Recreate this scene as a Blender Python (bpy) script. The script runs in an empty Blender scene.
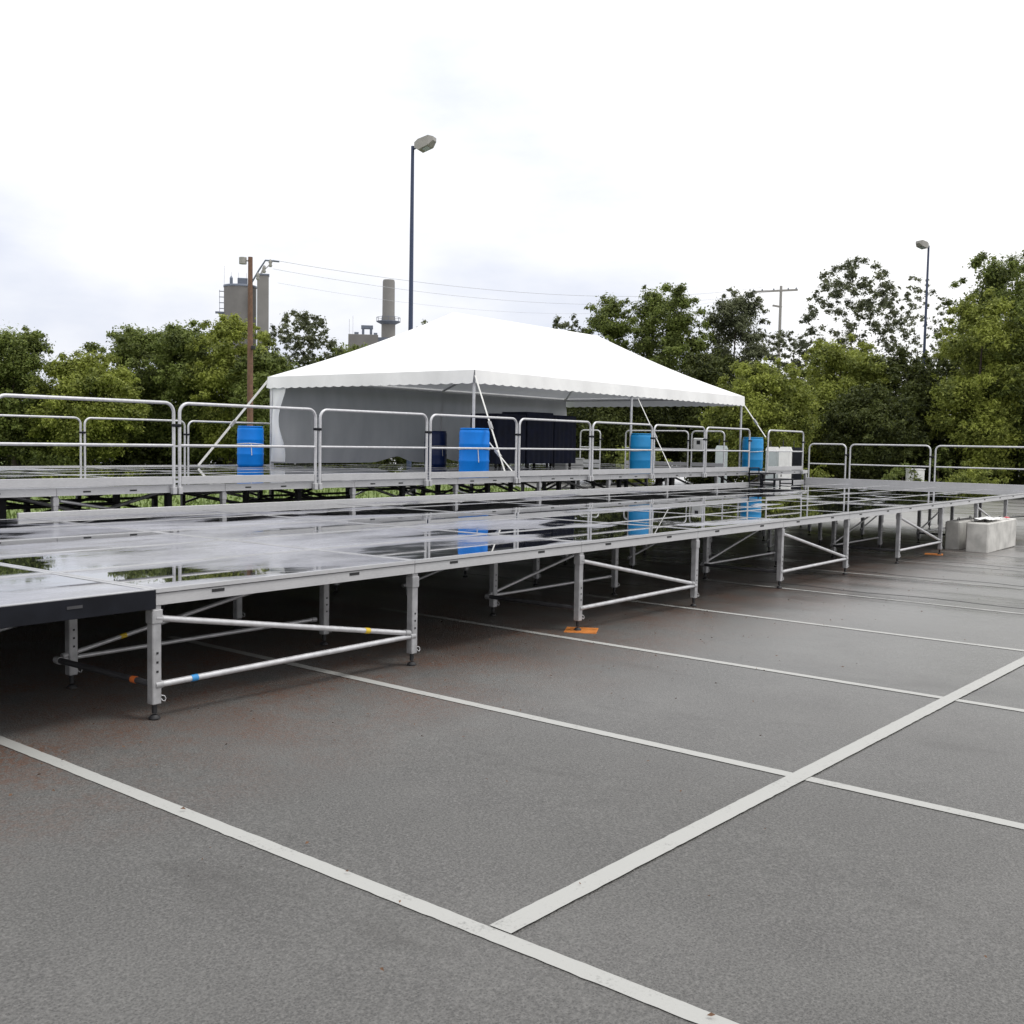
import bpy, math, random
import numpy as np
from mathutils import Vector, Matrix
sc = bpy.context.scene
COL = sc.collection
R = math.radians
# ------------------------------------------------------------------ camera frame
FPX, PIT, ROL, YAW, CH = 1082.2, .0646, .0178, .6563, 1.793
cp, sp = math.cos(PIT), math.sin(PIT); cy, sy = math.cos(YAW), math.sin(YAW)
FW = Vector((cy*cp, sy*cp, -sp)); RG = Vector((sy, -cy, 0)); UP = RG.cross(FW)
cr, sr = math.cos(ROL), math.sin(ROL)
R2 = RG*cr + UP*sr; U2 = UP*cr - RG*sr
cam = bpy.data.cameras.new('camera'); co = bpy.data.objects.new('camera', cam); COL.objects.link(co)
co.matrix_world = Matrix((( R2.x, U2.x, -FW.x, 0), (R2.y, U2.y, -FW.y, 0), (R2.z, U2.z, -FW.z, CH), (0,0,0,1)))
cam.sensor_width = 36; cam.lens = FPX/1024*36; cam.clip_end = 5000; cam.clip_start = .05
sc.camera = co
def ray(u, v): return FW + R2*((u-512)/FPX) - U2*((v-512)/FPX)
def gz(x, y): return -.00907*max(-30, min(90, x)) + .00124*max(-30, min(70, y))
def spot(u, dist):
    d = ray(u, 440); n = math.hypot(d.x, d.y); return d.x/n*dist, d.y/n*dist
def topz(u, v, dist):
    d = ray(u, v); return CH + d.z*dist/math.hypot(d.x, d.y)

# ------------------------------------------------------------------ helpers
class MB:
    def __init__(s): s.v = []; s.f = []; s.sm = []; s.mi = []; s.cur = 0
    def add(s, vs, fs, smooth=False):
        b = len(s.v); s.v += [tuple(p) for p in vs]; s.f += [tuple(b+i for i in f) for f in fs]; s.sm += [smooth]*len(fs); s.mi += [s.cur]*len(fs)
    def box(s, x0, y0, z0, x1, y1, z1, bev=0):
        if bev <= 0:
            s.add([(x0,y0,z0),(x1,y0,z0),(x1,y1,z0),(x0,y1,z0),(x0,y0,z1),(x1,y0,z1),(x1,y1,z1),(x0,y1,z1)],
                  [(0,3,2,1),(4,5,6,7),(0,1,5,4),(1,2,6,5),(2,3,7,6),(3,0,4,7)])
        else:
            b = bev; rings = []
            for z, k in ((z0,b),(z0+b,0),(z1-b,0),(z1,b)):
                rings.append([(x0+b+k*0,y0+k,z),(x1-b,y0+k,z),(x1-k,y0+b,z),(x1-k,y1-b,z),(x1-b,y1-k,z),(x0+b,y1-k,z),(x0+k,y1-b,z),(x0+k,y0+b,z)])
            vs = [p for r in rings for p in r]; fs = [tuple(range(7,-1,-1)), tuple(range(24,32))]
            for r in range(3):
                for i in range(8): fs.append((r*8+i, r*8+(i+1)%8, (r+1)*8+(i+1)%8, (r+1)*8+i))
            s.add(vs, fs)
    def prism(s, a, b, w, h, up=(0,0,1)):
        a, b = Vector(a), Vector(b); d = (b-a).normalized(); u = Vector(up)
        if abs(d.dot(u)) > .99: u = Vector((1,0,0))
        r = d.cross(u).normalized(); u = r.cross(d)
        vs = []
        for p in (a, b):
            for i, j in ((-1,-1),(1,-1),(1,1),(-1,1)): vs.append(p + r*(i*w/2) + u*(j*h/2))
        s.add(vs, [(3,2,1,0),(4,5,6,7),(0,1,5,4),(1,2,6,5),(2,3,7,6),(3,0,4,7)])
    def tube(s, pts, rad, n=10, cap=True):
        pts = [Vector(p) for p in pts]; m = len(pts)
        rads = rad if isinstance(rad, (list, tuple)) else [rad]*m
        t0 = (pts[1]-pts[0]).normalized()
        u = Vector((0,0,1)) if abs(t0.z) < .9 else Vector((1,0,0))
        r = t0.cross(u).normalized(); vs = []
        for i, p in enumerate(pts):
            t = (pts[min(i+1,m-1)]-pts[max(i-1,0)]).normalized()
            r = (r - t*r.dot(t)).normalized(); w = t.cross(r)
            for k in range(n):
                a = 2*math.pi*k/n; vs.append(p + (r*math.cos(a)+w*math.sin(a))*rads[i])
        fs = [(i*n+k, i*n+(k+1)%n, (i+1)*n+(k+1)%n, (i+1)*n+k) for i in range(m-1) for k in range(n)]
        s.add(vs, fs, True)
        if cap:
            s.add(vs[:n], [tuple(range(n-1,-1,-1))]); s.add(vs[-n:], [tuple(range(n))])
    def lathe(s, prof, n=28, c=(0,0)):
        vs = [(c[0]+r*math.cos(2*math.pi*k/n), c[1]+r*math.sin(2*math.pi*k/n), z) for r, z in prof for k in range(n)]
        fs = [(i*n+k, i*n+(k+1)%n, (i+1)*n+(k+1)%n, (i+1)*n+k) for i in range(len(prof)-1) for k in range(n)]
        s.add(vs, fs, True)
        s.add(vs[:n], [tuple(range(n-1,-1,-1))]); s.add(vs[-n:], [tuple(range(n))])
    def build(s, name, mat, parent=None, loc=None):
        me = bpy.data.meshes.new(name); me.from_pydata(s.v, [], s.f); me.update()
        me.polygons.foreach_set('use_smooth', s.sm)
        for q in (mat if isinstance(mat, (list, tuple)) else [mat]): me.materials.append(q)
        me.polygons.foreach_set('material_index', s.mi)
        o = bpy.data.objects.new(name, me); COL.objects.link(o)
        if parent: o.parent = parent
        if loc: o.location = loc
        return o
def tag(o, label=None, cat=None, group=None, kind=None):
    if label: o['label'] = label
    if cat: o['category'] = cat
    if group: o['group'] = group
    if kind: o['kind'] = kind
    return o
def empty(name, loc=(0,0,0), rz=0):
    o = bpy.data.objects.new(name, None); COL.objects.link(o); o.location = loc; o.rotation_euler = (0,0,rz); o.empty_display_size = .2
    return o
def copy_tree(o, parent=None):
    c = o.copy(); COL.objects.link(c); c.parent = parent
    for ch in o.children: copy_tree(ch, c)
    return c

# ------------------------------------------------------------------ materials
class NT:
    def __init__(s, name):
        s.m = bpy.data.materials.new(name); s.m.use_nodes = True; s.t = s.m.node_tree
        s.b = s.t.nodes['Principled BSDF']; s.out = s.t.nodes['Material Output']
        s.co = s.t.nodes.new('ShaderNodeTexCoord').outputs['Object']
        s.geo = None
    def n(s, ty, **kw):
        o = s.t.nodes.new(ty)
        for k, v in kw.items():
            if hasattr(o, k): setattr(o, k, v)
            else: o.inputs[k.replace('_',' ')].default_value = v
        return o
    def l(s, a, b): s.t.links.new(a, b)
    def world(s):
        return s.n('ShaderNodeNewGeometry').outputs['Position']
    def map(s, vec, scale=(1,1,1), rot=(0,0,0), loc=(0,0,0)):
        m = s.n('ShaderNodeMapping'); s.l(vec, m.inputs[0])
        m.inputs['Scale'].default_value = scale; m.inputs['Rotation'].default_value = rot; m.inputs['Location'].default_value = loc
        return m.outputs[0]
    def noise(s, vec, scale, detail=4, rough=.55, dist=0):
        o = s.n('ShaderNodeTexNoise'); s.l(vec, o.inputs['Vector']); o.inputs['Scale'].default_value = scale
        o.inputs['Detail'].default_value = detail; o.inputs['Roughness'].default_value = rough; o.inputs['Distortion'].default_value = dist
        return o.outputs['Fac']
    def vor(s, vec, scale, feat='F1'):
        o = s.n('ShaderNodeTexVoronoi', feature=feat); s.l(vec, o.inputs['Vector']); o.inputs['Scale'].default_value = scale
        return o.outputs['Distance']
    def ramp(s, fac, stops):
        o = s.n('ShaderNodeValToRGB'); s.l(fac, o.inputs[0]); e = o.color_ramp.elements
        while len(e) < len(stops): e.new(.5)
        for i, (p, c) in enumerate(stops):
            e[i].position = p; e[i].color = (c, c, c, 1) if isinstance(c, (int, float)) else (*c, 1)
        return o.outputs[0]
    def mix(s, fac, a, b, mode='MIX'):
        o = s.n('ShaderNodeMix', data_type='RGBA', blend_type=mode)
        for src, i in ((fac, 0), (a, 6), (b, 7)):
            if hasattr(src, 'is_linked'): s.l(src, o.inputs[i])
            elif i == 0: o.inputs[0].default_value = src
            else: o.inputs[i].default_value = (*src, 1)
        return o.outputs[2]
    def math(s, op, a, b=None):
        o = s.n('ShaderNodeMath', operation=op)
        for i, q in enumerate((a, b)):
            if q is None: continue
            if hasattr(q, 'is_linked'): s.l(q, o.inputs[i])
            else: o.inputs[i].default_value = q
        return o.outputs[0]
    def bump(s, h, strength=.3, dist=.01):
        o = s.n('ShaderNodeBump'); s.l(h, o.inputs['Height']); o.inputs['Strength'].default_value = strength; o.inputs['Distance'].default_value = dist
        s.l(o.outputs[0], s.b.inputs['Normal'])
    def col(s, c):
        if hasattr(c, 'is_linked'): s.l(c, s.b.inputs['Base Color'])
        else: s.b.inputs['Base Color'].default_value = (*c, 1)
    def rough(s, c):
        if hasattr(c, 'is_linked'): s.l(c, s.b.inputs['Roughness'])
        else: s.b.inputs['Roughness'].default_value = c
def simple(name, c, rough=.5, metal=0, var=.12, nscale=6, bump=0, c2=None):
    t = NT(name); nz = t.noise(t.world(), nscale, 5, .6)
    a = tuple(x*(1-var) for x in c); b = c2 or tuple(min(1, x*(1+var)) for x in c)
    t.col(t.ramp(nz, [(.3, a), (.7, b)]))
    t.rough(t.ramp(nz, [(.3, max(.03, rough-.08)), (.75, min(1, rough+.1))]))
    t.b.inputs['Metallic'].default_value = metal
    if bump: t.bump(nz, bump, .01)
    return t.m
M = {}
# aluminium, slightly oxidised with grime
t = NT('aluminium'); w = t.world(); n1 = t.noise(w, 3.2, 6, .65); n2 = t.noise(t.map(w, (1,1,6)), 22, 4, .6)
t.col(t.mix(t.math('MULTIPLY', n1, n2), (.52,.52,.53), (.25,.25,.26))); t.rough(t.ramp(n2, [(.3,.32),(.7,.55)])); t.b.inputs['Metallic'].default_value = .35
t.bump(n2, .12, .004); M['alu'] = t.m
t = NT('wet_deck_frame'); w = t.world(); n1 = t.noise(w, 3.2, 6, .65); n2 = t.noise(t.map(w, (1,1,6)), 22, 4, .6)
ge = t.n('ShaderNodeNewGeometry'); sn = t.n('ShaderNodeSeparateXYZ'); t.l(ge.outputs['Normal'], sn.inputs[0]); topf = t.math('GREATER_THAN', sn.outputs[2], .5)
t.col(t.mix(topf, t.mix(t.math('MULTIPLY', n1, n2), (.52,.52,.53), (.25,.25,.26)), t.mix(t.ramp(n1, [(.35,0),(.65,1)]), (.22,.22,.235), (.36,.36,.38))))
t.rough(t.ramp(n2, [(.3,.30),(.7,.5)])); t.l(t.math('MULTIPLY', topf, .8), t.b.inputs['Coat Weight']); t.b.inputs['Coat IOR'].default_value = 1.4; t.b.inputs['Coat Roughness'].default_value = .2
t.b.inputs['Metallic'].default_value = .2; t.bump(n2, .10, .004); M['frame'] = t.m
M['tube'] = simple('galvanised_tube', (.52,.52,.535), .38, .4, .14, 14)
M['leg'] = simple('leg_aluminium', (.34,.34,.35), .45, .3, .25, 9)
M['dark'] = simple('dark_steel', (.009,.010,.014), .6, .2, .3, 6)
M['dark'].node_tree.nodes['Principled BSDF'].inputs['Specular IOR Level'].default_value = .15; M['dark'].node_tree.nodes['Principled BSDF'].inputs['Metallic'].default_value = 0
M['under'] = simple('dark_and_shaded_frame', (.05,.05,.055), .6, .2, .3, 5)  # dark parts, plus platform understructure whose shade is put into the colour
M['black'] = simple('black_rubber', (.012,.012,.014), .6, 0, .3, 10)
M['blue'] = simple('blue_plastic', (.0,.175,.64), .45, 0, .10, 3)
M['blue'].node_tree.nodes['Principled BSDF'].inputs['Specular IOR Level'].default_value = .25
M['teal'] = simple('faded_blue_plastic', (.003,.22,.50), .48, 0, .12, 3)
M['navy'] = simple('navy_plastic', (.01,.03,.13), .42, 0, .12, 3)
M['white_strap'] = simple('white_webbing', (.62,.62,.60), .7, 0, .12, 20)
M['orange'] = simple('orange_plywood', (.50,.17,.03), .6, 0, .3, 12)
M['yellow'] = simple('yellow_tape', (.60,.42,.03), .5); M['btape'] = simple('blue_tape', (.03,.22,.50), .5); M['rtape'] = simple('orange_tape', (.60,.14,.03), .5)
M['cloth'] = simple('black_drape', (.010,.013,.032), .95, 0, .4, 5)
M['wood'] = simple('pole_wood', (.15,.082,.055), .8, 0, .35, 5, .3)
M['lamp'] = simple('lamp_housing', (.30,.29,.27), .5, .2, .1)
M['bronze'] = simple('painted_pole', (.035,.05,.10), .45, .2, .15)
M['concrete'] = simple('block_concrete', (.50,.49,.465), .85, 0, .22, 4, .35)
M['tower'] = simple('tower_concrete', (.155,.15,.143), .9, 0, .14, .35)
M['tower2'] = simple('stack_concrete', (.185,.18,.172), .9, 0, .10, .3)
M['bluesteel'] = simple('blue_grey_steel', (.12,.14,.18), .6, .1, .2, 1)
M['whitep'] = simple('white_plastic', (.66,.66,.65), .5, 0, .08)
M['greyp'] = simple('grey_plastic', (.36,.40,.41), .5, 0, .08)
M['red'] = simple('red_plastic', (.42,.03,.04), .5)
M['bark'] = simple('bark', (.055,.042,.032), .9, 0, .35, 7, .5)
M['wire'] = simple('wire', (.45,.46,.50), .6)
M['leafdebris'] = simple('dead_leaves', (.10,.05,.025), .8, 0, .5, 20)
M['kerb'] = simple('kerb_concrete', (.30,.29,.27), .85, 0, .2, 3, .2)
# vinyl
t = NT('tent_vinyl'); w = t.world(); n = t.noise(w, 1.6, 5, .6); n2 = t.noise(t.map(w, (1,1,.35)), 4.5, 4, .5)
t.col(t.ramp(n, [(.3,(.80,.80,.79)),(.75,(.87,.87,.86))])); t.rough(.42); t.bump(n2, .5, .03)
tr = t.n('ShaderNodeBsdfTranslucent'); tr.inputs[0].default_value = (.55,.57,.62,1)
mx = t.n('ShaderNodeMixShader'); mx.inputs[0].default_value = .10
t.l(t.b.outputs[0], mx.inputs[1]); t.l(tr.outputs[0], mx.inputs[2]); t.l(mx.outputs[0], t.out.inputs[0]); M['vinyl'] = t.m
t = NT('shaded_wall_vinyl'); w = t.world(); n2 = t.noise(t.map(w, (1,1,.3)), 2.5, 4, .5)
t.col(t.ramp(n2, [(.3,(.34,.345,.36)),(.75,(.44,.445,.46))])); t.rough(.5); t.bump(n2, .5, .05)  # white vinyl greyed: the tent's inner shade is put into the colour
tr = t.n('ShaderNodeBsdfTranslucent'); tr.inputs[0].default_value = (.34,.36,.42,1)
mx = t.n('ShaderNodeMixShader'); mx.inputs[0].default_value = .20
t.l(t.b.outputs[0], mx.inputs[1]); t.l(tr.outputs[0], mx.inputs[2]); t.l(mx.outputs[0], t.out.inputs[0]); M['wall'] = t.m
# wet plywood: a film of water, deeper puddles towards +X
t = NT('wet_plywood'); w = t.world()
wd = t.map(w, (.38, 1.15, 1)); p = t.noise(wd, .95, 6, .55, .35); fine = t.noise(t.map(w, (2, 14, 1)), 3, 5, .6)
sxx = t.n('ShaderNodeSeparateXYZ'); t.l(w, sxx.inputs[0])
wetx = t.ramp(t.math('DIVIDE', sxx.outputs[0], 40), [(5/40, 0), (13/40, 1)])
pud = t.ramp(t.math('ADD', p, t.math('MULTIPLY', wetx, .19)), [(.555, 0), (.60, 1)])
damp = t.mix(t.ramp(t.noise(w, 1.7, 7, .7), [(.36,0),(.64,1)]), (.10,.103,.135), (.26,.266,.335))
t.col(t.mix(pud, t.mix(t.math('MULTIPLY', fine, .5), damp, (.13,.125,.13)), (.010,.011,.015)))
t.rough(t.mix(pud, t.ramp(fine, [(.3,.24),(.7,.38)]), (.018,.018,.018)))
t.b.inputs['IOR'].default_value = 1.55; t.b.inputs['Coat Weight'].default_value = .8; t.b.inputs['Coat IOR'].default_value = 1.4
t.l(t.mix(pud, t.ramp(p, [(.33,.32),(.56,.06)]), (.015,.015,.015)), t.b.inputs['Coat Roughness'])
hb = t.math('MULTIPLY', fine, t.math('SUBTRACT', 1.0, pud)); t.bump(hb, .06, .003); M['ply'] = t.m
# asphalt
t = NT('asphalt'); w = t.world()
big = t.ramp(t.noise(w, .35, 6, .6), [(.35,0),(.65,1)]); mid = t.noise(w, 2.2, 6, .65); fine = t.noise(w, 66, 5, .75); ag = t.vor(w, 86)
streak = t.noise(t.map(w, (1.1,.22,1), (0,0,.15)), .9, 4, .5, .4)
base = t.mix(big, (.062,.061,.057), (.101,.099,.094)); base = t.mix(t.ramp(mid, [(.35,0),(.7,.6)]), base, (.054,.052,.050))
base = t.mix(t.ramp(fine, [(.42,0),(.74,.9)]), base, (.175,.17,.163)); base = t.mix(t.ramp(ag, [(.1,.75),(.42,0)]), base, (.035,.034,.033))
sx = t.n('ShaderNodeSeparateXYZ'); t.l(w, sx.inputs[0])
def band(src, a, b, c, d):
    return t.math('MULTIPLY', t.ramp(t.math('DIVIDE', src, 40), [(a/40,0),(b/40,1)]), t.ramp(t.math('DIVIDE', src, 40), [(c/40,1),(d/40,0)]))
dirt = t.math('MULTIPLY', band(sx.outputs[1], 4.1, 6.0, 8.5, 12), t.ramp(t.noise(w, 1.3, 8, .75), [(.40,.0),(.60,1)]))
dirt = t.math('MULTIPLY', dirt, t.ramp(t.noise(w, 34, 3, .7), [(.44,0.15),(.56,1)]))
stn = t.ramp(t.noise(t.map(w, (1,.5,1), (0,0,.6)), 1.1, 6, .65, .6), [(.60,0),(.72,.5)]); base = t.mix(stn, base, (.036,.033,.030))
base = t.mix(t.math('MULTIPLY', dirt, .95), base, (.105,.046,.024))
far = t.ramp(t.math('DIVIDE', sx.outputs[0], 60), [(5/60, 0), (13/60, 1)])
wet = t.math('MULTIPLY', far, t.ramp(streak, [(.40,0),(.62,1)]))
base = t.mix(t.math('MULTIPLY', t.ramp(streak, [(.57,0),(.66,1)]), t.math('MULTIPLY', far, .55)), base, (.035,.035,.036))
base = t.mix(t.math('MULTIPLY', t.ramp(t.math('DIVIDE', sx.outputs[0], 60), [(24/60, 0), (32/60, .9)]), 1.0), base, (.30,.295,.285))  # paler base colour at the far end stands in for wet sheen
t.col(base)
t.rough(t.mix(wet, t.mix(far, (.62,.62,.62), (.42,.42,.42)), (.24,.24,.24)))
t.l(t.math('MULTIPLY', far, 1.0), t.b.inputs['Coat Weight']); t.l(t.mix(wet, (.40,.40,.40), (.27,.27,.27)), t.b.inputs['Coat Roughness'])
t.bump(t.math('ADD', t.math('MULTIPLY', fine, .6), ag), .8, .008); M['asphalt'] = t.m
# line paint
t = NT('line_paint'); w = t.world(); n = t.noise(w, 60, 5, .75); n2 = t.noise(w, 3, 5, .7)
sxp = t.n('ShaderNodeSeparateXYZ'); t.l(w, sxp.inputs[0]); far_ = t.math('MULTIPLY', t.ramp(t.math('DIVIDE', sxp.outputs[0], 40), [(.24,0),(.36,1)]), .13)
wear = t.ramp(t.math('ADD', far_, t.math('ADD', t.math('MULTIPLY', n, .55), t.math('MULTIPLY', n2, .45))), [(.56,0),(.70,.85)])
t.col(t.mix(wear, (.335,.335,.32), (.10,.098,.095))); t.rough(.6); t.bump(n, .35, .004); M['paint'] = t.m
# grass sheet
t = NT('grass_ground'); w = t.world(); n = t.noise(w, 2.5, 6, .7)
t.col(t.ramp(n, [(.3,(.07,.11,.02)),(.7,(.16,.21,.05))])); t.rough(.9); t.bump(n, .8, .08); M['grass'] = t.m
def leafmat(name, dk, lt, hi, trans=.38):
    t = NT(name); w = t.co
    n = t.noise(w, .75, 3, .5); n2 = t.noise(w, 7, 3, .6)
    c = t.mix(t.ramp(n, [(.40,0),(.60,1)]), dk, lt); c = t.mix(t.ramp(n2, [(.45,0),(.70,.8)]), c, hi)
    t.col(c); t.rough(.55); t.b.inputs['Specular IOR Level'].default_value = .25
    tr = t.n('ShaderNodeBsdfTranslucent'); t.l(c, tr.inputs[0])
    mx = t.n('ShaderNodeMixShader'); mx.inputs[0].default_value = trans
    t.l(t.b.outputs[0], mx.inputs[1]); t.l(tr.outputs[0], mx.inputs[2]); t.l(mx.outputs[0], t.out.inputs[0])
    return t.m
M['leafA'] = leafmat('foliage_olive', (.050,.070,.017), (.15,.195,.045), (.30,.34,.09))
M['leafB'] = leafmat('foliage_yellow_green', (.080,.105,.020), (.25,.29,.05), (.42,.45,.11))
M['leafC'] = leafmat('foliage_grey_green', (.055,.067,.038), (.13,.145,.075), (.22,.24,.13))
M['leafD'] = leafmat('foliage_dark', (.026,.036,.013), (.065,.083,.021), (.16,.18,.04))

# ------------------------------------------------------------------ world and sun
SUN_EL, SUN_AZ = R(62), R(-60)       # azimuth measured in the XY plane
wd = bpy.data.worlds.new('World'); sc.world = wd; wd.use_nodes = True; nt = wd.node_tree
bg = nt.nodes['Background']; L = nt.links.new
sky = nt.nodes.new('ShaderNodeTexSky'); sky.sky_type = 'NISHITA'; sky.sun_disc = False
sky.sun_elevation = SUN_EL; sky.sun_rotation = math.pi/2 - SUN_AZ
sc_ = nt.nodes.new('ShaderNodeVectorMath'); sc_.operation = 'SCALE'; sc_.inputs['Scale'].default_value = .11; L(sky.outputs[0], sc_.inputs[0])
tc = nt.nodes.new('ShaderNodeTexCoord'); mp = nt.nodes.new('ShaderNodeMapping'); L(tc.outputs['Generated'], mp.inputs[0]); mp.inputs['Scale'].default_value = (1,1,2.6); mp.inputs['Location'].default_value = (.35,.1,.0)
nz = nt.nodes.new('ShaderNodeTexNoise'); L(mp.outputs[0], nz.inputs['Vector']); nz.inputs['Scale'].default_value = 2.4; nz.inputs['Detail'].default_value = 7; nz.inputs['Roughness'].default_value = .52
# cloud cover is thinner towards +Y (left of the view) 
sx = nt.nodes.new('ShaderNodeSeparateXYZ'); L(tc.outputs['Generated'], sx.inputs[0])
ad = nt.nodes.new('ShaderNodeMath'); ad.operation = 'MULTIPLY_ADD'; L(sx.outputs[1], ad.inputs[0]); ad.inputs[1].default_value = -.42; L(nz.outputs['Fac'], ad.inputs[2])
rp = nt.nodes.new('ShaderNodeValToRGB'); L(ad.outputs[0], rp.inputs[0]); rp.color_ramp.elements[0].position = .10; rp.color_ramp.elements[1].position = .30
rp.color_ramp.elements[0].color = (.97,.97,.97,1); rp.color_ramp.elements[1].color = (1,1,1,1)
rp2 = nt.nodes.new('ShaderNodeValToRGB'); L(ad.outputs[0], rp2.inputs[0]); rp2.color_ramp.elements[0].position = .07; rp2.color_ramp.elements[1].position = .27
rp2.color_ramp.elements[0].color = (.86,.90,1.01,1); rp2.color_ramp.elements[1].color = (1.16,1.16,1.17,1)
mx = nt.nodes.new('ShaderNodeMix'); mx.data_type = 'RGBA'; L(rp.outputs[0], mx.inputs[0]); L(sc_.outputs[0], mx.inputs[6]); L(rp2.outputs[0], mx.inputs[7])
zp = nt.nodes.new('ShaderNodeMath'); zp.operation = 'MAXIMUM'; L(sx.outputs[2], zp.inputs[0]); zp.inputs[1].default_value = 0
zz = nt.nodes.new('ShaderNodeMath'); zz.operation = 'POWER'; L(zp.outputs[0], zz.inputs[0]); zz.inputs[1].default_value = 1.4
zm = nt.nodes.new('ShaderNodeMath'); zm.operation = 'MULTIPLY_ADD'; L(zz.outputs[0], zm.inputs[0]); zm.inputs[1].default_value = .62; zm.inputs[2].default_value = .855
L(mx.outputs[2], bg.inputs[0]); L(zm.outputs[0], bg.inputs[1])   # an overcast sky is brighter towards the zenith
sd = bpy.data.lights.new('sun', 'SUN'); sd.energy = 1.3; sd.angle = R(14); sd.color = (1,.97,.92)
so = bpy.data.objects.new('sun', sd); COL.objects.link(so)
dv = Vector((math.cos(SUN_EL)*math.cos(SUN_AZ), math.cos(SUN_EL)*math.sin(SUN_AZ), math.sin(SUN_EL)))
so.rotation_euler = dv.to_track_quat('Z', 'Y').to_euler(); so.location = (0,0,60)
sc.view_settings.view_transform = 'Standard'; sc.view_settings.look = 'None'; sc.view_settings.gamma = 1; sc.view_settings.exposure = .12

# ------------------------------------------------------------------ ground
xs = [-900,-300,-30,0,30,60,90,300,1500]; ys = [-900,-300,-30,0,30,70,300,1500]
m = MB(); m.add([(x,y,gz(x,y)) for y in ys for x in xs], [(j*len(xs)+i, j*len(xs)+i+1, (j+1)*len(xs)+i+1, (j+1)*len(xs)+i) for j in range(len(ys)-1) for i in range(len(xs)-1)])
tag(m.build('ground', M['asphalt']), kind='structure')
# parking lines: frame turned slightly from the stage
PA = -.0266; pc, ps_ = math.cos(PA), math.sin(PA)
def P(x, y, dz=.004): X, Y = x*pc - y*ps_, x*ps_ + y*pc; return (X, Y, gz(X, Y)+dz)
m = MB()
def strip(a, b, w, dz):
    (ax, ay), (bx, by) = a, b; d = Vector((bx-ax, by-ay)).normalized(); n = Vector((-d.y, d.x))*w/2
    k = int((Vector((bx-ax, by-ay)).length)/.05); rg = random.Random(int(ax*100+ay*7)); e = [(rg.gauss(0,.0012), rg.gauss(0,.0012)) for _ in range(k+1)]; vs = []
    for i in range(k+1):
        p = Vector((ax,ay)).lerp(Vector((bx,by)), i/k) + n*(.03*math.sin(i*.045+ax)); q = n.normalized()
        A = p - n + q*e[i][0]; B = p + n + q*e[i][1]; vs += [P(A.x, A.y, dz), P(B.x, B.y, dz)]
    m.add(vs, [(2*i, 2*i+2, 2*i+3, 2*i+1) for i in range(k)])
for k in range(9):
    x = 2.986 + 2.655*k; strip((x, -4.6 if k else -3.2), (x, 8.6), .088, .004)
strip((3.03, 2.487), (34, 2.487), .104, .008)
o = m.build('parking_lines', M['paint']); tag(o, kind='structure')
# flip check handled by double sided shading
# grass field with kerb
gx0, gx1, gy0 = -12, 40, 21.2
m = MB(); n = 14
gv = []
for j in range(n+1):
    for i in range(n+1):
        x = gx0+(gx1-gx0)*i/n; y = gy0+(110-gy0)*j/n; gv.append((x,y,gz(x,y)+.03))
m.add(gv, [(j*(n+1)+i, j*(n+1)+i+1, (j+1)*(n+1)+i+1, (j+1)*(n+1)+i) for j in range(n) for i in range(n)])
rng = random.Random(5)
for i in range(16000):
    x = rng.uniform(gx0+.1, gx1-.1); y = gy0 + .1 + 24*rng.random()**1.6; z = gz(x,y)+.03; a = rng.uniform(0,6.28); h = rng.uniform(.06,.17); w = .035
    m.add([(x-w*math.cos(a),y-w*math.sin(a),z),(x+w*math.cos(a),y+w*math.sin(a),z),(x+rng.uniform(-.05,.05),y+rng.uniform(-.05,.05),z+h)], [(0,1,2)])
tag(m.build('grass', M['grass']), 'mown green grass beyond the raised platform', 'grass', kind='stuff')
m = MB(); rg = random.Random(8)
for x0, ya, yb in ((16.75, 1.5, 7.2), (14.25, .5, 6.6), (19.6, 2, 6.8)):
    pp = [(x0+.06*math.sin(k*.7+x0)+rg.uniform(-.012,.012), ya+(yb-ya)*k/30) for k in range(31)]
    for (ax, ay), (bx, by) in zip(pp, pp[1:]): m.add([(ax-.018,ay,gz(ax,ay)+.003),(ax+.018,ay,gz(ax,ay)+.003),(bx+.018,by,gz(bx,by)+.003),(bx-.018,by,gz(bx,by)+.003)], [(0,1,2,3)])
tag(m.build('asphalt_seams', M['black']), kind='structure')
# fallen leaves
m = MB(); rng = random.Random(9)
for i in range(520):
    x = rng.uniform(2.5, 24); y = rng.gauss(5.6, 1.0) if i < 460 else rng.uniform(.8, 5); z = gz(x,y)+.014; a = rng.uniform(0,6.28); s = rng.uniform(.006,.015)
    c, s_ = math.cos(a)*s, math.sin(a)*s
    m.add([(x-c,y-s_,z),(x+s_*.5,y-c*.5,z+rng.uniform(0,.012)),(x+c,y+s_,z+.004),(x-s_*.5,y+c*.5,z+rng.uniform(0,.01))], [(0,1,2,3)])
tag(m.build('fallen_leaves', M['leafdebris']), 'brown dead leaf litter scattered along the front of the stage', 'leaves', kind='stuff')

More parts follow.
